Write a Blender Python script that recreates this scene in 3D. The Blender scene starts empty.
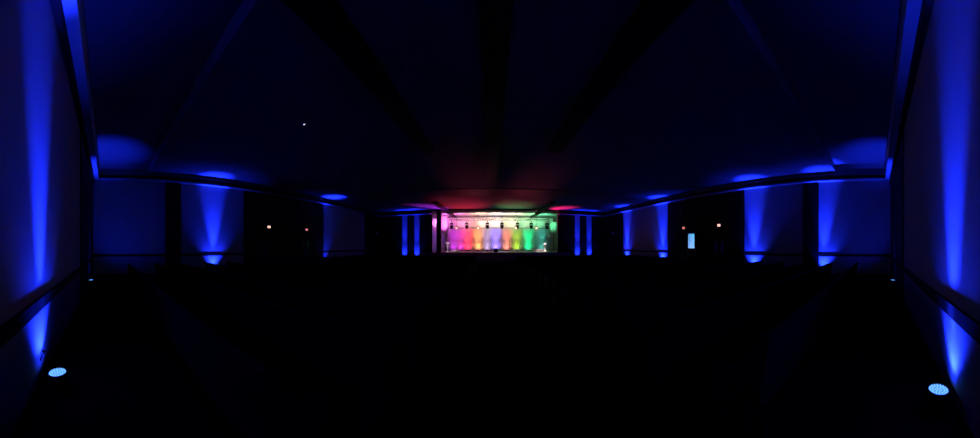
import bpy, bmesh, math, random
from mathutils import Vector, Matrix
random.seed(4)
R = math.radians
S = bpy.context.scene
C = S.collection
EYE = 1.65
W, YB, D = 13.4, -0.77, 27.0          # half width, back wall, front wall
ZC, ZH = 5.70, 6.05                    # main ceiling, higher ceiling strip over the back
STEP = 2.35
ZS, DB = 0.88, 35.5                    # stage floor height, stage back wall
IX0, IX1 = -8.9, 9.0                   # stage interior
SX0, SX1 = -6.75, 7.45                 # stage opening

# ------------------------------------------------------------------ materials
def mat(name, col, rough=0.6, metal=0.0, noise=0.0, scale=8.0, bump=0.0, stretch=(1, 1, 1), spec=0.5):
    m = bpy.data.materials.new(name); m.use_nodes = True
    nt = m.node_tree; b = nt.nodes['Principled BSDF']
    b.inputs['Specular IOR Level'].default_value = spec
    b.inputs['Roughness'].default_value = rough; b.inputs['Metallic'].default_value = metal
    b.inputs['Base Color'].default_value = (*col, 1)
    if noise or bump:
        tc = nt.nodes.new('ShaderNodeTexCoord'); mp = nt.nodes.new('ShaderNodeMapping')
        mp.inputs['Scale'].default_value = stretch
        nz = nt.nodes.new('ShaderNodeTexNoise'); nz.inputs['Scale'].default_value = scale; nz.inputs['Detail'].default_value = 4
        nt.links.new(tc.outputs['Object'], mp.inputs['Vector']); nt.links.new(mp.outputs['Vector'], nz.inputs['Vector'])
        if noise:
            cr = nt.nodes.new('ShaderNodeValToRGB')
            cr.color_ramp.elements[0].position = .3; cr.color_ramp.elements[1].position = .7
            cr.color_ramp.elements[0].color = (*[c * (1 - noise) for c in col], 1)
            cr.color_ramp.elements[1].color = (*[min(1, c * (1 + noise)) for c in col], 1)
            nt.links.new(nz.outputs['Fac'], cr.inputs['Fac']); nt.links.new(cr.outputs['Color'], b.inputs['Base Color'])
        if bump:
            bp = nt.nodes.new('ShaderNodeBump'); bp.inputs['Strength'].default_value = bump; bp.inputs['Distance'].default_value = .02
            nt.links.new(nz.outputs['Fac'], bp.inputs['Height']); nt.links.new(bp.outputs['Normal'], b.inputs['Normal'])
    return m
def glow(name, col, strength):
    m = bpy.data.materials.new(name); m.use_nodes = True
    b = m.node_tree.nodes['Principled BSDF']
    b.inputs['Base Color'].default_value = (.3, .3, .3, 1)
    b.inputs['Emission Color'].default_value = (*col, 1); b.inputs['Emission Strength'].default_value = strength
    return m
M = dict(
    paint=mat('wall_paint', (.26, .255, .26), .75, spec=.1, noise=.05, scale=3, bump=.05),
    ceil=mat('ceiling_tile', (.17, .17, .175), .9, spec=.05, noise=.06, scale=25, bump=.2),
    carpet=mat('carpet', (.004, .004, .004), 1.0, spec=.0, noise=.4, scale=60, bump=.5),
    wood=mat('dark_wood', (.008, .0055, .005), .7, spec=.08, noise=.35, scale=6, stretch=(1, 1, .12)),
    pew=mat('pew_wood', (.012, .009, .0085), .8, spec=.03, noise=.35, scale=5, stretch=(.1, 1, 1)),
    door=mat('door_wood', (.008, .006, .005), .7, spec=.08, noise=.3, scale=5, stretch=(1, 1, .1)),
    black=mat('black_metal', (.004, .004, .0045), .6, spec=.15, noise=.2, scale=40),
    steel=mat('brushed_steel', (.4, .4, .42), .3, 1.0, noise=.1, scale=30),
    truss=mat('truss_metal', (.05, .05, .055), .45, .8, noise=.1, scale=30),
    white=mat('white_paint', (.78, .77, .75), .6, noise=.04, scale=10),
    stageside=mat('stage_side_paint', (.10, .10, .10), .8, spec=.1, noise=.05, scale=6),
    fascia=mat('fascia_paint', (.45, .45, .45), .8, noise=.04, scale=6),
    cloth=mat('grey_backdrop_cloth', (.52, .52, .53), .9, noise=.05, scale=5, bump=.1, stretch=(1, 1, .05)),
    stagefloor=mat('stage_floor', (.16, .14, .13), .6, noise=.3, scale=4, stretch=(1, .1, 1)),
    rubber=mat('rubber', (.006, .006, .006), .7, noise=.2, scale=50),
    glassd=mat('dark_glass', (.02, .02, .022), .1),
    bluelens=glow('blue_lens', (.03, .12, 1.0), 1.2),
    bluespark=glow('blue_led', (.12, .38, 1.0), 1.6),
    warm=glow('warm_lens', (1.0, .55, .38), 3.0),
    cool=glow('white_lens', (.85, .85, 1.0), 3.0),
    exitface=glow('exit_face', (1.0, .55, .47), 1.6),
    exitdim=glow('exit_face_dim', (1.0, .36, .30), .7),
    exitred=glow('exit_letters', (1.0, .06, .05), 1.3),
    pin=glow('tiny_led', (1.0, .8, .7), 3.0),
    dimlens=glow('dim_lens', (.8, .8, 1.0), .02),
)

# ------------------------------------------------------------------ mesh helpers
class MB:
    def __init__(s): s.bm = bmesh.new()
    def box(s, a, b, bev=0):
        r = bmesh.ops.create_cube(s.bm, size=1)
        c = [(a[i] + b[i]) / 2 for i in range(3)]; d = [abs(b[i] - a[i]) for i in range(3)]
        for v in r['verts']: v.co = Vector((c[0] + v.co.x * d[0], c[1] + v.co.y * d[1], c[2] + v.co.z * d[2]))
        if bev:
            ed = {e for v in r['verts'] for e in v.link_edges}
            bmesh.ops.bevel(s.bm, geom=list(ed), offset=bev, segments=2, affect='EDGES')
        return s
    def tube(s, p, q, r1, r2=None, n=12):
        p, q = Vector(p), Vector(q); d = q - p
        m = Matrix.Translation((p + q) / 2) @ d.to_track_quat('Z', 'Y').to_matrix().to_4x4()
        bmesh.ops.create_cone(s.bm, cap_ends=True, segments=n, radius1=r1, radius2=r1 if r2 is None else r2, depth=d.length, matrix=m)
        return s
    def ball(s, c, r, n=10):
        bmesh.ops.create_uvsphere(s.bm, u_segments=n, v_segments=max(6, n // 2 + 2), radius=r, matrix=Matrix.Translation(c)); return s
    def lathe(s, prof, n=28, mat4=None):
        rings = []
        for (r, z) in prof:
            ring = []
            for k in range(n):
                a = 2 * math.pi * k / n; co = Vector((r * math.cos(a), r * math.sin(a), z))
                ring.append(s.bm.verts.new(mat4 @ co if mat4 else co))
            rings.append(ring)
        for i in range(len(rings) - 1):
            for k in range(n):
                s.bm.faces.new((rings[i][k], rings[i][(k + 1) % n], rings[i + 1][(k + 1) % n], rings[i + 1][k]))
        s.bm.faces.new(rings[0][::-1]); s.bm.faces.new(rings[-1]); return s
    def path(s, pts, r, n=8):
        pts = [Vector(p) for p in pts]; rings = []
        for i, p in enumerate(pts):
            t = (pts[min(i + 1, len(pts) - 1)] - pts[max(i - 1, 0)]).normalized()
            q = t.to_track_quat('Z', 'Y')
            rings.append([s.bm.verts.new(p + q @ Vector((r * math.cos(2 * math.pi * k / n), r * math.sin(2 * math.pi * k / n), 0))) for k in range(n)])
        for i in range(len(rings) - 1):
            for k in range(n):
                s.bm.faces.new((rings[i][k], rings[i][(k + 1) % n], rings[i + 1][(k + 1) % n], rings[i + 1][k]))
        s.bm.faces.new(rings[0][::-1]); s.bm.faces.new(rings[-1]); return s
    def prism(s, pts, x0, x1):            # outline in (y, z), swept along x
        a = [s.bm.verts.new((x0, y, z)) for y, z in pts]; b = [s.bm.verts.new((x1, y, z)) for y, z in pts]
        n = len(pts)
        s.bm.faces.new(a); s.bm.faces.new(b[::-1])
        for i in range(n): s.bm.faces.new((a[i], b[i], b[(i + 1) % n], a[(i + 1) % n]))
        return s
    def build(s, name, m, parent=None, smooth=False):
        bmesh.ops.recalc_face_normals(s.bm, faces=s.bm.faces)
        me = bpy.data.meshes.new(name); s.bm.to_mesh(me); s.bm.free()
        me.materials.append(m)
        if smooth:
            for p in me.polygons: p.use_smooth = True
            me.set_sharp_from_angle(angle=R(40))
        o = bpy.data.objects.new(name, me); C.objects.link(o); o.parent = parent
        return o
def struct(name, mb, m, parent=None, label=None):
    o = mb.build(name, m, parent)
    if parent is None:
        o['kind'] = 'structure'
        if label: o['label'] = label
    return o
def tag(o, label, cat, group=None):
    o['label'] = label; o['category'] = cat
    if group: o['group'] = group
    return o
def thing(name, label, cat, loc=(0, 0, 0), rz=0, group=None):
    o = bpy.data.objects.new(name, None); C.objects.link(o); o.location = loc; o.rotation_euler = (0, 0, rz)
    o.empty_display_size = .1
    return tag(o, label, cat, group)
def dup(root, loc, rz, label, group=None):
    def cp(o, parent):
        c = o.copy(); C.objects.link(c); c.parent = parent
        for ch in list(o.children): cp(ch, c)
        return c
    r = cp(root, None); r.location = loc; r.rotation_euler = (0, 0, rz); r['label'] = label
    if group: r['group'] = group
    return r
def spot(loc, to, col, power, half, blend=1.0, rad=.05):
    l = bpy.data.lights.new('spot_lamp', 'SPOT'); l.energy = power; l.color = col; l.spot_size = R(half * 2); l.spot_blend = blend
    l.shadow_soft_size = rad
    o = bpy.data.objects.new('spot_lamp', l); C.objects.link(o); o.location = loc
    o.rotation_euler = (Vector(to) - Vector(loc)).to_track_quat('-Z', 'Y').to_euler()
    return o
def area(loc, to, col, power, sx, sy):
    l = bpy.data.lights.new('area_lamp', 'AREA'); l.energy = power; l.color = col; l.shape = 'RECTANGLE'; l.size = sx; l.size_y = sy
    o = bpy.data.objects.new('area_lamp', l); C.objects.link(o); o.location = loc
    o.rotation_euler = (Vector(to) - Vector(loc)).to_track_quat('-Z', 'Y').to_euler()
    return o

# ------------------------------------------------------------------ camera: a phone panorama, a cylinder about the standing point
PX = 4.28
def ang(px): return (px - 492.0) / PX                 # degrees right of straight ahead
cam = bpy.data.cameras.new('camera'); co = bpy.data.objects.new('camera', cam); C.objects.link(co)
co.location = (0, 0, EYE); co.rotation_euler = (R(90), 0, 0)
cam.type = 'PANO'; cam.panorama_type = 'CENTRAL_CYLINDRICAL'
cam.central_cylindrical_range_u_min = R(ang(0)); cam.central_cylindrical_range_u_max = R(ang(980))
F = PX * 180 / math.pi
cam.central_cylindrical_range_v_min = -(438 - 245.5) / F; cam.central_cylindrical_range_v_max = 245.5 / F
cam.central_cylindrical_radius = 1.0
cam.clip_end = 200
S.camera = co

def xat(px, y): return math.tan(R(ang(px))) * y        # sideways place of something seen at px, y metres ahead

# ------------------------------------------------------------------ the hall
T = .25
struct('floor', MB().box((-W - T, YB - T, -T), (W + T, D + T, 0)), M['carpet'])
struct('wall_back', MB().box((-W - T, YB - T, 0), (W + T, YB, ZH + .3)), M['paint'])
struct('wall_left', MB().box((-W - T, YB, 0), (-W, D + T, ZH + .3)), M['paint'])
HY0, HY1, HZ = 12.28, 13.27, 2.56                       # open doorway in the right wall
struct('wall_right', MB().box((W, YB, 0), (W + T, HY0, ZH + .3)).box((W, HY1, 0), (W + T, D + T, ZH + .3)).box((W, HY0, HZ), (W + T, HY1, ZH + .3)), M['paint'])
struct('wall_front', MB().box((-W, D, 0), (SX0, D + T, ZC)).box((SX1, D, 0), (W, D + T, ZC)), M['wood'])
struct('ceiling', MB().box((-W - T, YB - T, ZH), (W + T, STEP, ZH + .3)).box((-W - T, STEP, ZC), (W + T, DB + T, ZH + .3)), M['ceil'])
# back soffit with its dark crown, side and front crowns
k = [0]
def trim(mb, m):
    k[0] += 1
    return struct('trim_%d' % k[0], mb, m)
trim(MB().box((-W, YB, 5.25), (W, -.44, ZH)), M['fascia'])
trim(MB().box((-W, YB, 4.98), (W, -.66, 5.25)), M['wood'])
for s in (-1, 1):
    trim(MB().box((s * W, STEP, 5.26), (s * (W - .20), D, 5.50)), M['wood'])
    trim(MB().box((s * W, -.44, 5.19), (s * (W - .30), D, 5.26)), M['paint'])
    trim(MB().box((s * W, -.44, 5.26), (s * (W - .22), STEP, 5.46)), M['wood'])
trim(MB().box((-W + .3, D - .20, 5.26), (SX0, D, ZC)).box((SX1, D - .20, 5.26), (W - .3, D, ZC)), M['wood'])
trim(MB().box((-W + .3, D - .30, 5.19), (SX0, D, 5.26)).box((SX1, D - .30, 5.19), (W - .3, D, 5.26)), M['paint'])
trim(MB().box((-W, STEP - .03, ZC), (W, STEP, ZH)), M['fascia'])          # fascia where the ceiling steps down
# chair rails
def rail(n, a, b): return struct(n, MB().box(a, b, .015), M['wood'])
trim(MB().box((-W, YB, .90), (W, YB + .03, 1.06), .01), M['wood'])
trim(MB().box((-W, YB, 1.04), (-W + .04, 8.3, 1.18), .01).box((-W, 16.2, 1.04), (-W + .04, D, 1.18), .01), M['wood'])
trim(MB().box((W - .04, YB, 1.04), (W, 8.0, 1.18), .01).box((W - .04, 15.4, 1.04), (W, 22.6, 1.18), .01), M['wood'])
struct('baseboard_back', MB().box((-W, YB, 0), (W, YB + .02, .10)), M['wood'])
struct('baseboard_left', MB().box((-W, YB, 0), (-W + .02, D, .10)), M['wood'])
struct('baseboard_right', MB().box((W - .02, YB, 0), (W, HY0, .10)).box((W - .02, HY1, 0), (W, D, .10)), M['wood'])
# dark pilasters and dark panelling on the side walls
trim(MB().box((-W, 3.25, 0), (-W + .14, 4.15, 5.19), .02), M['wood'])
trim(MB().box((W - .14, 3.25, 0), (W, 4.15, 5.19), .02), M['wood'])
trim(MB().box((-W, YB, 0), (-7.0, YB + .03, 4.98), .01), M['wood'])  # dark sheet added to keep the left end of the back wall unlit
trim(MB().box((7.0, YB, 0), (W, YB + .03, 4.98), .01), M['wood'])  # same added dark sheet for the unlit right end
trim(MB().box((-W, 8.35, 0), (-W + .05, 16.3, 5.19)), M['wood'])
trim(MB().box((W - .05, 8.05, 0), (W, HY0, 5.19)).box((W - .05, HY1, 0), (W, 15.35, 5.19)).box((W - .05, HY0, HZ), (W, HY1, 5.19)), M['wood'])
trim(MB().box((W - .05, 22.6, 0), (W, D, 5.19)), M['wood'])
trim(MB().box((-W, 23.4, 0), (-W + .05, D, 5.19)), M['wood'])
# light pilasters on the dark front wall
PIL = (-10.0, -8.5, 9.75, 11.25)
for x in PIL: trim(MB().box((x - .31, D - .12, 0), (x + .31, D, 5.19), .015), M['paint'])
# dark beams under the ceiling
for x, y0, y1 in ((.06, STEP, 14.6), (-2.68, STEP, 10.0), (2.6, STEP, 10.0), (-5.2, 22.0, DB - 1.2), (5.6, 22.0, DB - 1.2)):
    trim(MB().box((x - .28, y0, ZC - .16), (x + .28, y1, ZC), .01), M['wood'])
trim(MB().box((SX0 - .1, D - .05, 5.59), (SX1 + .1, D + .12, ZC)), M['wood'])       # header over the stage opening
trim(MB().box((-W + .3, 17.3, ZC - .04), (W - .3, 19.7, ZC)), M['stageside'])      # unlit gap between the ceiling glows, put in as a darker band

# doors
def door(n, x, y, side, w=1.8, h=2.25, axis='y'):
    fr = MB(); t = .06
    if axis == 'y':
        a = lambda u, d, z: (x - side * d, y + u, z)
    else:
        a = lambda u, d, z: (x + u, y - d, z)
    fr.box(a(-w / 2 - .1, 0, 0), a(-w / 2, .09, h + .1)); fr.box(a(w / 2, 0, 0), a(w / 2 + .1, .09, h + .1)); fr.box(a(-w / 2, 0, h), a(w / 2, .09, h + .1))
    o = struct('door_%d' % n, fr, M['wood'])
    for s in (-1, 1):
        lf = MB().box(a(s * .01, 0, .01), a(s * w / 2, t, h), .006).build('door_leaf', M['door'], o)
        MB().box(a(s * .2, t - .01, 1.15), a(s * .36, t + .012, 1.95)).build('vision_panel', M['glassd'], lf)
        MB().tube(a(s * .1, t + .05, .95), a(s * .1, t + .05, 1.25), .015).tube(a(s * .1, t - .01, .97), a(s * .1, t + .05, .97), .01).tube(a(s * .1, t - .01, 1.23), a(s * .1, t + .05, 1.23), .01).build('door_handle', M['steel'], lf)
    return o
door(1, -W + .05, 10.2, -1); door(2, -W + .05, 14.0, -1); door(3, W - .05, 10.0, 1)
door(5, -12.35, D, 0, 1.3, 2.2, 'x'); door(6, 12.55, D, 0, 1.3, 2.2, 'x')
# the open doorway and the lit hallway behind it
d4 = struct('door_4', MB().box((W - .1, HY0 - .1, 0), (W + T, HY0, HZ + .1)).box((W - .1, HY1, 0), (W + T, HY1 + .1, HZ + .1)).box((W - .1, HY0, HZ), (W + T, HY1, HZ + .1)), M['wood'])
lf = MB().box((W - 1.05, HY1 + .02, .01), (W - .1, HY1 + .07, HZ - .05), .006).build('door_leaf', M['door'], d4)
MB().tube((W - .98, HY1 - .03, .95), (W - .98, HY1 - .03, 1.25), .015).tube((W - .98, HY1 + .03, .97), (W - .98, HY1 - .03, .97), .01).tube((W - .98, HY1 + .03, 1.23), (W - .98, HY1 - .03, 1.23), .01).build('door_handle', M['steel'], lf)
struct('wall_hallway', MB().box((W + 2.6, 10.4, 0), (W + 2.75, 17.2, 3)).box((W + T, 10.3, 0), (W + 2.75, 10.4, 3)).box((W + T, 17.2, 0), (W + 2.75, 17.3, 3)).box((W + T, 10.3, 3), (W + 2.75, 17.3, 3.1)).box((W + T, 10.3, -.1), (W + 2.75, 17.3, 0)), M['paint'])
area((W + 1.3, 14.4, 2.95), (W + 2.2, 14.6, 1.6), (.005, .50, .85), 330, 1.2, 2.4)
area((W + 1.3, 14.4, .12), (W + 2.6, 15.0, 1.1), (.6, .32, 1.0), 150, .6, 2.0)

# ------------------------------------------------------------------ stage
struct('stage', MB().box((SX0 - 1.2, D - .6, 0), (SX1 + 1.2, D + T, ZS)).box((IX0, D, 0), (IX1, DB, ZS)), M['stagefloor'])
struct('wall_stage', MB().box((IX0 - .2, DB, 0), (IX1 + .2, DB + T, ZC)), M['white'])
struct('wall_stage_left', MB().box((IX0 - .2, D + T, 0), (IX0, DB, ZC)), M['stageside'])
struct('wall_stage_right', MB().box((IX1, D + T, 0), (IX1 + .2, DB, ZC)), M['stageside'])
trim(MB().box((SX0 + .55, D - .12, ZS), (SX0 + 1.05, D + .25, 5.5)), M['wood'])        # dark post at the left of the opening
trim(MB().box((xat(441, 33.5), 33.4, 3.2), (xat(447.5, 33.5), 33.5, ZC)), M['white'])     # pale wing panels
trim(MB().box((xat(550, 33.5), 33.4, 3.3), (IX1 - .02, 33.5, 5.0)), M['white'])
# backdrop
def backdrop():
    mb = MB(); n = 150; x0, x1, y = xat(447.5, DB), xat(549.5, DB), DB - .35
    cols = []
    for i in range(n + 1):
        u = i / n; x = x0 + (x1 - x0) * u
        yy = y + .005 * math.sin(u * 190) + .006 * math.sin(u * 71)
        cols.append((mb.bm.verts.new((x, yy, ZS + .02)), mb.bm.verts.new((x, yy + .03, 4.15)), mb.bm.verts.new((x, yy + .06, 4.15)), mb.bm.verts.new((x, yy + .05, ZS + .02))))
    for a, b in zip(cols, cols[1:]):
        for j in range(4): mb.bm.faces.new((a[j], b[j], b[(j + 1) % 4], a[(j + 1) % 4]))
    mb.bm.faces.new(cols[0]); mb.bm.faces.new(cols[-1][::-1])
    return mb
t = thing('stage_curtain', 'wide grey cloth backdrop washed in rainbow colours at the rear of the stage', 'curtain')
backdrop().build('cloth', M['cloth'], t)
MB().tube((xat(447, DB), DB - .32, 4.17), (xat(550, DB), DB - .32, 4.17), .03).build('top_pipe', M['truss'], t)
# truss
TY, TZ = 32.6, 5.2
TX0, TX1 = xat(449, TY), xat(549, TY)
t = thing('lighting_truss', 'long dark lattice truss hanging across the top of the stage', 'truss')
for dy, dz in ((-.15, 0), (.15, 0), (0, -.24)):
    MB().tube((TX0, TY + dy, TZ + dz), (TX1, TY + dy, TZ + dz), .028, n=8).build('chord', M['truss'], t)
lat = MB(); n = 34; x0, x1 = TX0, TX1
for i in range(n):
    a = x0 + (x1 - x0) * i / n; b = x0 + (x1 - x0) * (i + .5) / n; c = x0 + (x1 - x0) * (i + 1) / n
    for s in (-.15, .15):
        lat.tube((a, TY + s, TZ), (b, TY, TZ - .24), .012, n=6).tube((b, TY, TZ - .24), (c, TY + s, TZ), .012, n=6)
    lat.tube((a, TY - .15, TZ), (c, TY + .15, TZ), .012, n=6)
lat.build('lattice', M['truss'], t)
for x in (-4.6, .35, 5.3):
    MB().tube((x, TY, TZ), (x, TY, ZC), .012, n=6).build('hanger', M['truss'], t)
for i in range(16):
    a = x0 + .3 + random.random() * (x1 - x0 - 1.3); w = .4 + random.random() * .5
    MB().path([(a + w * q / 6, TY - .19, TZ - .02 - .2 * (1 - (q / 3 - 1) ** 2) * (.5 + .5 * random.random())) for q in range(7)], .018, 6).build('cable_swag', M['rubber'], t)

# moving head lights hanging from the truss
def moving_head():
    r = thing('moving_head_light', '', 'stage light')
    MB().tube((0, 0, 0), (0, 0, -.14), .02).box((-.05, -.05, -.04), (.05, .05, .05), .01).build('clamp', M['black'], r)
    MB().box((-.19, -.14, -.30), (.19, .14, -.13), .03).build('base', M['black'], r)
    MB().box((-.20, -.06, -.66), (-.15, .06, -.28), .015).box((.15, -.06, -.66), (.20, .06, -.28), .015).box((-.2, -.06, -.34), (.2, .06, -.29), .01).build('yoke', M['black'], r)
    MB().tube((0, .19, -.14), (0, .19, (ZC - TZ + .342) / 1.2), .007, n=6).tube((0, .12, -.15), (0, .2, -.15), .012).build('hanging_cable', M['black'], r)
    m4 = Matrix.Translation((0, 0, -.60)) @ Matrix.Rotation(R(160), 4, 'X')
    h = MB().lathe([(.06, -.22), (.13, -.18), (.15, 0), (.15, .14), (.13, .2), (.11, .21)], 20, m4).build('head', M['black'], r, True)
    MB().lathe([(.09, .2), (.10, .213), (.07, .222)], 16, m4).build('lens', M['glassd'], h, True)
    return r
mh = moving_head()
mpos = [451.6, 466.7, 487.3, 501.9, 517.4, 531.3, 547]
names = ['leftmost', 'second from the left', 'third from the left', 'fourth and middle', 'third from the right', 'second from the right', 'rightmost']
for i, px in enumerate(mpos):
    lab = 'black moving head light, %s of seven under the stage truss' % names[i]
    x = xat(px, TY)
    o = mh if i == 0 else dup(mh, (0, 0, 0), 0, lab)
    o.location = (x, TY, TZ - .34); o.scale = (1.2, 1.2, 1.2); o['label'] = lab; o['group'] = 'moving head lights under the truss'
# warm blinder lamps on drop pipes
def blinder():
    r = thing('warm_stage_lamp', '', 'stage light')
    MB().tube((0, 0, ZC - 3.926), (0, 0, .22), .018).box((-.06, -.06, ZC - 3.964), (.06, .06, ZC - 3.934), .005).build('hanging_pipe', M['truss'], r)
    MB().box((-.17, -.02, -.02), (-.14, .02, .2), .005).box((.14, -.02, -.02), (.17, .02, .2), .005).box((-.17, -.02, .18), (.17, .02, .22), .005).build('yoke', M['black'], r)
    m4 = Matrix.Rotation(R(100), 4, 'X')
    h = MB().lathe([(.06, -.24), (.12, -.2), (.135, 0), (.135, .1)], 20, m4).build('can', M['black'], r, True)
    MB().lathe([(.125, .09), (.12, .105), (.06, .118)], 18, m4).build('lens', M['warm'], h, True)
    return r
bl = blinder(); blabs = ['leftmost lit warm stage lamp, in front of the purple of the backdrop', 'lit warm stage lamp above the amber stripe left of stage centre', 'lit warm stage lamp just right of stage centre', 'rightmost lit warm stage lamp, in front of the green of the backdrop']
for i, px in enumerate((456.6, 478, 515.7, 536.3)):
    o = bl if i == 0 else dup(bl, (0, 0, 0), 0, '')
    o.location = (xat(px, TY - 1.0), TY - 1.0, 3.934); o['label'] = blabs[i]; o['group'] = 'lit warm lamps over the stage'

# floor washes along the backdrop
def wash():
    r = thing('stage_floor_light', '', 'stage light')
    MB().box((-.2, -.06, 0), (.2, .06, .03), .008).build('foot', M['black'], r)
    MB().box((-.3, -.05, .05), (.3, .06, .16), .02).box((-.12, -.02, .02), (.12, .02, .07)).build('housing', M['black'], r)
    return r
ws = wash()
wcol = [(453, (.62, .04, .75), 'purple', 180), (460, (.9, .05, .62), 'magenta', 150), (467.5, (1, .03, .07), 'red', 480), (478, (1, .36, .10), 'amber', 300), (487, (.62, .42, .75), 'pale pink', 160),
        (496, (.27, .17, 1.0), 'blue violet', 360), (507, (1, .26, .16), 'orange', 240), (517, (.36, .62, .03), 'lime', 230), (528.5, (0, .72, .22), 'green', 330), (542, (.02, .25, .20), 'dim teal', 260)]
WY = DB - .85
for i, (px, c, n, p) in enumerate(wcol):
    x = xat(px, WY)
    lab = 'low black floor light throwing the %s stripe up the stage backdrop' % n
    o = ws if i == 0 else dup(ws, (0, 0, 0), 0, lab)
    o.location = (x, WY, ZS); o['label'] = lab; o['group'] = 'floor lights along the backdrop'
    MB().box((-.27, -.035, .155), (.27, .045, .166)).build('lens', glow('wash_' + n.replace(' ', '_'), c, 2.5), o)
    spot((x, WY, ZS + .2), (x, DB - .35, ZS + .75), c, p * .42, 66, 1.0, .25)
    spot((x, WY - .02, ZS + .2), (x, DB - .35, 3.0), c, p * .8, 28, 1.0, .2)
    spot((x, WY - 2.0, ZS + .7), (x, DB - .35, 3.3), c, p * 2.6, 19, 1.0, .2)  # added fill spot without a fixture, carries the stripe higher
# added coloured washes on the upper stage, without fixtures
for px, c, p in ((451, (1, .16, .85), 260), (462, (1, .22, .45), 300), (480, (1, .62, .42), 400), (497, (1, .82, .76), 380), (514, (1, .86, .58), 400), (530, (.22, .9, .34), 320), (542, (.15, .85, .42), 220)):
    x = xat(px, 33)
    spot((x, TY - 1.6, 4.7), (x, DB, 5.1), c, p * 1.35, 15, 1.0, .15)
    spot((x, 30.6, 4.4), (x, 31.6, ZC), c, p * 3.2, 70, 1.0, .15)
spot((-7.4, 32.0, 4.5), (-8.25, DB, 5.0), (.9, .22, 1), 1700, 11, 1.0, .1)  # more added unseen spots, for the rear wall edge and wing panels
spot((xat(444.5, 33.5) + .5, 31.6, 4.4), (xat(444.5, 33.5), 33.4, 4.5), (1, .12, .85), 520, 26, 1.0, .1)
spot((xat(553, 33.5) - .6, 31.6, 4.3), (xat(553, 33.5), 33.4, 4.3), (.12, .75, .32), 190, 24, 1.0, .1)
spot((-7.2, 31.6, 3.8), (-8.3, DB, 2.6), (.28, .10, .9), 170, 26, 1.0, .1)
# unseen spots added low on the stage to tint the hall ceiling
for x, to, c, p, h in ((-2.6, (-2.8, 25.0, ZC), (1, .03, .09), 3300, 26), (-3.6, (-6.4, 25.6, ZC), (.5, .03, .9), 7500, 17), (2.4, (2.3, 25.6, ZC), (.10, .62, .22), 2000, 22),
                       (5.2, (7.5, 25.7, ZC), (1, .02, .16), 11000, 13), (1.9, (2.3, 23.4, ZC), (1, .03, .10), 900, 22), (-1.0, (-1.4, 16.6, ZC), (1, .10, .16), 1000, 8), (2.6, (2.9, 16.6, ZC), (1, .10, .16), 1000, 8)):
    spot((x, 29.6, ZS + .35), to, c, p, h, 1.0, .1)

# small things on the stage
t = thing('monitor_speaker', 'small black wedge speaker on the front edge of the stage, mid stage', 'speaker', (xat(496, 28), 28, ZS))
MB().prism([(-.22, 0), (.25, 0), (.25, .18), (-.06, .46), (-.22, .40)], -.21, .21).build('cabinet', M['black'], t)
MB().prism([(.253, .02), (.262, .02), (.262, .17), (.253, .17)], -.19, .19).build('grille', M['truss'], t)
def mic(x, y, lab):
    r = thing('microphone_stand', lab, 'microphone stand', (x, y, ZS))
    MB().lathe([(.20, 0), (.20, .02), (.05, .045), (.02, .06)], 20).build('base', M['white'], r, True)
    MB().tube((0, 0, .05), (0, 0, 1.15), .028).build('pole', M['white'], r)
    MB().tube((-.28, 0, 1.05), (.3, 0, 1.09), .022).build('boom_arm', M['white'], r)
    MB().ball((.34, 0, 1.1), .06).tube((.18, 0, 1.08), (.32, 0, 1.1), .03, .045).build('microphone', M['white'], r, True)
    return r
mx = xat(447.5, 31)
mic(mx, 31, 'thin white microphone stand at the left end of the stage')
px2 = xat(545, 31)
t = thing('white_pedestal', 'slender white pedestal with a round top at the right end of the stage', 'pedestal', (px2, 31, ZS))
MB().lathe([(.26, 0), (.26, .05), (.16, .10), (.11, .2), (.10, .55), (.14, .62), (.20, .66)], 24).build('column', M['white'], t, True)
MB().lathe([(.10, .66), (.20, .74), (.25, .88), (.20, 1.02), (.10, 1.10)], 24).build('bowl', M['white'], t, True)
t = thing('low_platform', 'low white platform beside the round topped pedestal on the stage', 'platform', (px2 - .85, 31.3, ZS))
MB().box((-.62, -.35, .22), (.62, .35, .30), .015).build('deck', M['white'], t)
MB().box((-.58, -.31, 0), (.58, .31, .22), .01).build('base', M['white'], t)
t = thing('low_platform', 'low white platform beside the thin microphone stand on the stage', 'platform', (mx + .95, 31.3, ZS))
MB().box((-.55, -.35, .10), (.55, .35, .16), .015).build('deck', M['white'], t)
MB().box((-.51, -.31, 0), (.51, .31, .10), .01).build('base', M['white'], t)
spot((mx + .4, 29.4, 5.2), (mx + .4, 31.2, ZS), (1, .75, .95), 1600, 12, .6)  # added spots without fixtures, brightening the stand, pedestal and platforms
spot((px2 - .4, 29.4, 5.2), (px2 - .4, 31.2, ZS), (1, .85, .8), 1300, 12, .6)

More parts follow.
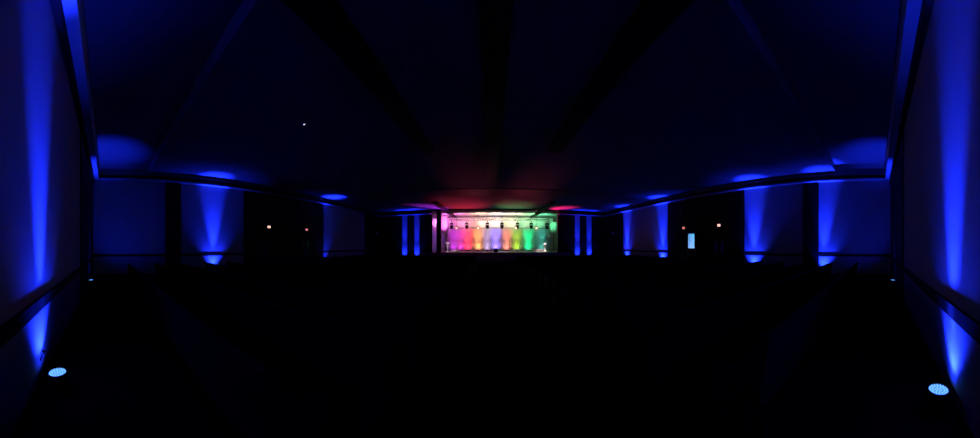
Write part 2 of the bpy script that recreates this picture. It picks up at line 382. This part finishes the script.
# ------------------------------------------------------------------ blue uplights on the floor
def par(tilt):
    r = thing('led_uplight', '', 'uplight')
    MB().box((-.16, -.02, .005), (.16, .02, .02), .003).box((-.16, -.02, .005), (-.145, .02, .2), .003).box((.145, -.02, .005), (.16, .02, .2), .003).build('bracket', M['black'], r)
    m4 = Matrix.Translation((0, 0, .15)) @ Matrix.Rotation(R(tilt), 4, 'X')
    h = MB().lathe([(.06, -.12), (.09, -.115), (.115, -.05), (.118, .05), (.105, .055), (.105, .035)], 28, m4).build('housing', M['black'], r, True)
    ln = MB().lathe([(.104, .034), (.104, .040), (.09, .043)], 28, m4).build('lens', M['bluelens'], h, True)
    d = MB()
    for q, (n, rr) in enumerate(((1, 0), (6, .032), (12, .062), (18, .089))):
        for j in range(n):
            a = 2 * math.pi * j / n + q * .2
            p = m4 @ Vector((rr * math.cos(a), rr * math.sin(a), .043)); u = m4 @ Vector((rr * math.cos(a), rr * math.sin(a), .050))
            d.tube(p, u, .0115, .009, 10)
    d.build('led_cluster', M['bluespark'], ln)
    MB().box((-.04, -.125, .08), (.04, -.095, .16), .008).build('power_box', M['black'], h)
    return r
BLUE = (.007, .022, 1.0)
p0 = par(-8)
G = 'blue uplights around the hall'
def uplight(first, x, y, toward, lab, power=1.0, half=14, tilt=1.0, wide=1.0, aim=None):
    # toward: unit vector (x, y) pointing at the wall
    rz = math.atan2(-toward[0], toward[1])
    o = p0 if first else dup(p0, (0, 0, 0), 0, lab)
    o.location = (x, y, 0); o.rotation_euler = (0, 0, rz); o['label'] = lab; o['group'] = G
    tv = Vector((toward[0], toward[1], 0)); b = Vector((x, y, .215)) + tv * .01
    spot(b, Vector(aim) if aim else b + tv * math.tan(R(tilt)) * 5 + Vector((0, 0, 5)), BLUE, 16500 * power, half, 1.0, .07)
    spot(b, b + tv * math.tan(R(16)) * 5 + Vector((0, 0, 5)), BLUE, 1500 * power * wide, 44, 1.0, .07)
uplight(True, -2.755, -.556, (0, -1), 'blue floor uplight with bright oval lens, nearest one on the left', .62, 13, wide=.8)
uplight(False, 2.40, -.607, (0, -1), 'blue floor uplight with bright oval lens, nearest one on the right', .62, 13, wide=.8)
uplight(False, -10.3, -.66, (0, -1), 'small far blue uplight on the floor near the left rear corner', .20, 21, 1, .04, (-11.7, .0, 6))
uplight(False, 10.3, -.66, (0, -1), 'small far blue uplight on the floor near the right rear corner', .20, 21, 1, .04, (11.9, .0, 6))
uplight(False, -W + .34, 6.2, (-1, 0), 'blue uplight below the only bright column of light on the left side wall', 1.0)
uplight(False, -W + .55, 16.4, (-1, 0), 'blue uplight beyond the two left doors, under the bright ceiling spot', 1.2, 13, -5, .15)
uplight(False, W - .34, 2.95, (1, 0), 'blue uplight between the right wall dark pilaster and the rear corner', .9)
uplight(False, W - .34, 7.35, (1, 0), 'blue uplight on the right wall just before the dark door section', 1.0)
uplight(False, W - .34, 16.0, (1, 0), 'blue uplight on the right wall just beyond the lit doorway', 1.1)
uplight(False, W - .34, 21.8, (1, 0), 'blue uplight at the far end of the right wall panel', 1.0)
for x, n in zip(PIL, ('outer pilaster left of the stage', 'inner pilaster left of the stage', 'inner pilaster right of the stage', 'outer pilaster right of the stage')):
    uplight(False, x, D - .55, (0, 1), 'blue uplight at the foot of the ' + n, .4, 13)
for s in (-1, 1): spot((s * 10.3, -.5, .26), (s * W, 1.4, 3.2), BLUE, 220, 40, 1.0, .07)      # added spots near the corner uplights, brightening the side wall panels
for x, y, a in ((-2.755, -.556, -.05), (2.40, -.607, .05)): spot((x, y, .215), (x + a, YB, .5), BLUE, 26, 62, 1.0, .07)      # their spill on the wall below the rail
# power cable of the near left lamp
MBc = MB().path([(-2.76, -.71, .012), (-2.95, -.69, .012), (-3.02, -.70, .012), (-3.05, -.73, .03), (-3.05, -.738, .12), (-2.98, -.745, .30), (-2.80, -.745, .37), (-2.68, -.745, .35), (-2.72, -.745, .43)], .011)
tag(MBc.build('power_cable', M['rubber'], None, True), 'thin black cable running from the near left uplight up the wall', 'cable')

# ------------------------------------------------------------------ exit signs and small fittings
def exit_sign(x, y, z, rz, lab, face):
    r = thing('exit_sign', lab, 'exit sign', (x, y, z), rz, 'exit signs over the side doors')
    MB().box((-.14, 0, -.09), (.14, .06, .09), .008).build('housing', M['white'], r)
    MB().box((-.125, -.004, -.075), (.125, .001, .075)).build('face', face, r)
    cu = bpy.data.curves.new('lettering', 'FONT'); cu.body = 'EXIT'; cu.size = .115; cu.align_x = 'CENTER'; cu.align_y = 'CENTER'; cu.extrude = .002
    cu.materials.append(M['exitred'])
    tmp = bpy.data.objects.new('tmp', cu); me = bpy.data.meshes.new_from_object(tmp); bpy.data.objects.remove(tmp)
    o = bpy.data.objects.new('lettering', me); C.objects.link(o); o.parent = r; o.location = (0, -.007, 0); o.rotation_euler = (R(90), 0, 0)
exit_sign(-W + .12, 10.35, 2.93, R(90), 'brighter lit exit sign on the left wall, nearer of the two there', M['exitface'])
exit_sign(-W + .12, 14.1, 2.90, R(90), 'dimmer red exit sign on the left wall, farther of the two there', M['exitdim'])
exit_sign(W - .12, 13.4, 3.0, R(-90), 'dim red exit sign over the open lit doorway', M['exitdim'])
exit_sign(W - .12, 10.0, 3.02, R(-90), 'brighter lit exit sign on the right wall over closed doors', M['exitface'])
def emergency(x, y, z, rz, lab):
    r = thing('emergency_light', lab, 'emergency light', (x, y, z), rz, 'unlit emergency lights by the front corners')
    MB().box((-.2, 0, -.08), (.2, .08, .08), .015).build('battery_box', M['white'], r)
    for s in (-1, 1):
        h = MB().tube((s * .12, .02, .12), (s * .12, -.06, .10), .06, .075, 14).tube((s * .12, .03, .06), (s * .12, .0, .11), .012).build('lamp_head', M['white'], r, True)
        MB().tube((s * .12, -.058, .1005), (s * .12, -.066, .0985), .068, n=14).build('lens', M['dimlens'], h)  # faint glow added so the unlit lens shows in the dark
emergency(-W + .128, 26.2, 3.05, R(90), 'small unlit twin emergency light left of the stage')
emergency(W - .128, 24.7, 3.05, R(-90), 'small unlit twin emergency light right of the stage')
t = thing('wall_speaker', 'small grey loudspeaker high on the dark wall above the lit doorway', 'speaker', (W - .05, 13.6, 4.15), R(-90))
MB().box((-.15, -.2, -.22), (.15, -.03, .22), .02).build('cabinet', M['truss'], t)
MB().box((-.13, -.21, -.2), (.13, -.2, .2), .004).build('grille', M['rubber'], t)
MB().box((-.04, -.05, -.05), (.04, 0, .05)).build('wall_bracket', M['black'], t)
t = thing('smoke_detector', 'tiny ceiling detector with a pinpoint red light', 'smoke detector', (-5.62, 5.84, ZC))
MB().lathe([(.05, -.05), (.065, -.035), (.075, -.005), (.075, 0)], 20).build('housing', M['white'], t, True)
MB().tube((0, 0, -.048), (0, 0, -.058), .02, n=10).build('indicator', M['pin'], t)
# black case standing in the light of the doorway
t = thing('equipment_case', 'tall black equipment case in front of the lit doorway', 'case', (W - .75, 11.88, 0))
MB().box((-.3, -.36, .11), (.3, .36, 1.38), .02).build('body', M['black'], t)
MB().box((-.31, -.37, 1.38), (.31, .37, 1.46), .02).build('lid', M['black'], t)
for a in (-1, 1):
    for b in (-1, 1):
        MB().tube((a * .22 - .015, b * .27, .05), (a * .22 + .015, b * .27, .05), .05, n=14).box((a * .22 - .04, b * .27 - .03, .06), (a * .22 + .04, b * .27 + .03, .115)).build('caster', M['rubber'], t)
MB().tube((-.33, -.1, .9), (-.33, .1, .9), .012).tube((-.29, -.1, .9), (-.33, -.1, .9), .01).tube((-.29, .1, .9), (-.33, .1, .9), .01).build('handle', M['steel'], t)

# ------------------------------------------------------------------ pews facing the stage
def pew(length):
    r = thing('church_pew', '', 'pew')
    h = length / 2
    MB().prism([(.10, .44), (.52, .46), (.52, .42), (.10, .40)], -h, h).build('seat', M['pew'], r)
    MB().prism([(0, .93), (.05, .95), (.16, .44), (.13, .30), (.10, .30)], -h, h).build('backrest', M['pew'], r)
    for s in (-1, 1):
        MB().prism([(-.02, 0), (.50, 0), (.50, .10), (.44, .30), (.55, .62), (.50, .66), (.20, .64), (.06, .97), (-.03, .97), (.06, .5)], s * h, s * (h + .05)).build('end_panel', M['pew'], r)
    for u in (-.5, 0, .5):
        MB().box((u * h - .025, .14, 0), (u * h + .025, .45, .41)).build('leg', M['pew'], r)
    return r
ords = 'rearmost,second from the rear,third from the rear,fourth from the rear,fifth from the rear,sixth from the rear,seventh from the rear,eighth from the rear,ninth from the rear,tenth from the rear,eleventh from the rear,twelfth from the rear,thirteenth from the rear,fourteenth from the rear,fifteenth from the rear,front'.split(',')
pw = pew(8.2); first = True
for i, n in enumerate(ords):
    for xc, side in ((-5.2, 'left'), (5.8, 'right')):
        lab = 'long dark wooden pew, %s row of the %s block' % (n, side)
        o = pw if first else dup(pw, (0, 0, 0), 0, lab)
        first = False
        o.location = (xc, .80 + 1.05 * i, 0); o['label'] = lab; o['group'] = 'rows of pews in the dark hall'

# ------------------------------------------------------------------ world and view
w = bpy.data.worlds.new('night'); S.world = w; w.use_nodes = True
w.node_tree.nodes['Background'].inputs['Color'].default_value = (0, 0, 0, 1)
w.node_tree.nodes['Background'].inputs['Strength'].default_value = 0
S.view_settings.view_transform = 'Standard'; S.view_settings.look = 'None'; S.view_settings.exposure = 0; S.view_settings.gamma = 1
S.view_settings.use_curve_mapping = False
S.cycles.use_denoising = True
S.cycles.max_bounces = 8; S.cycles.diffuse_bounces = 5
S.cycles.sample_clamp_indirect = 4
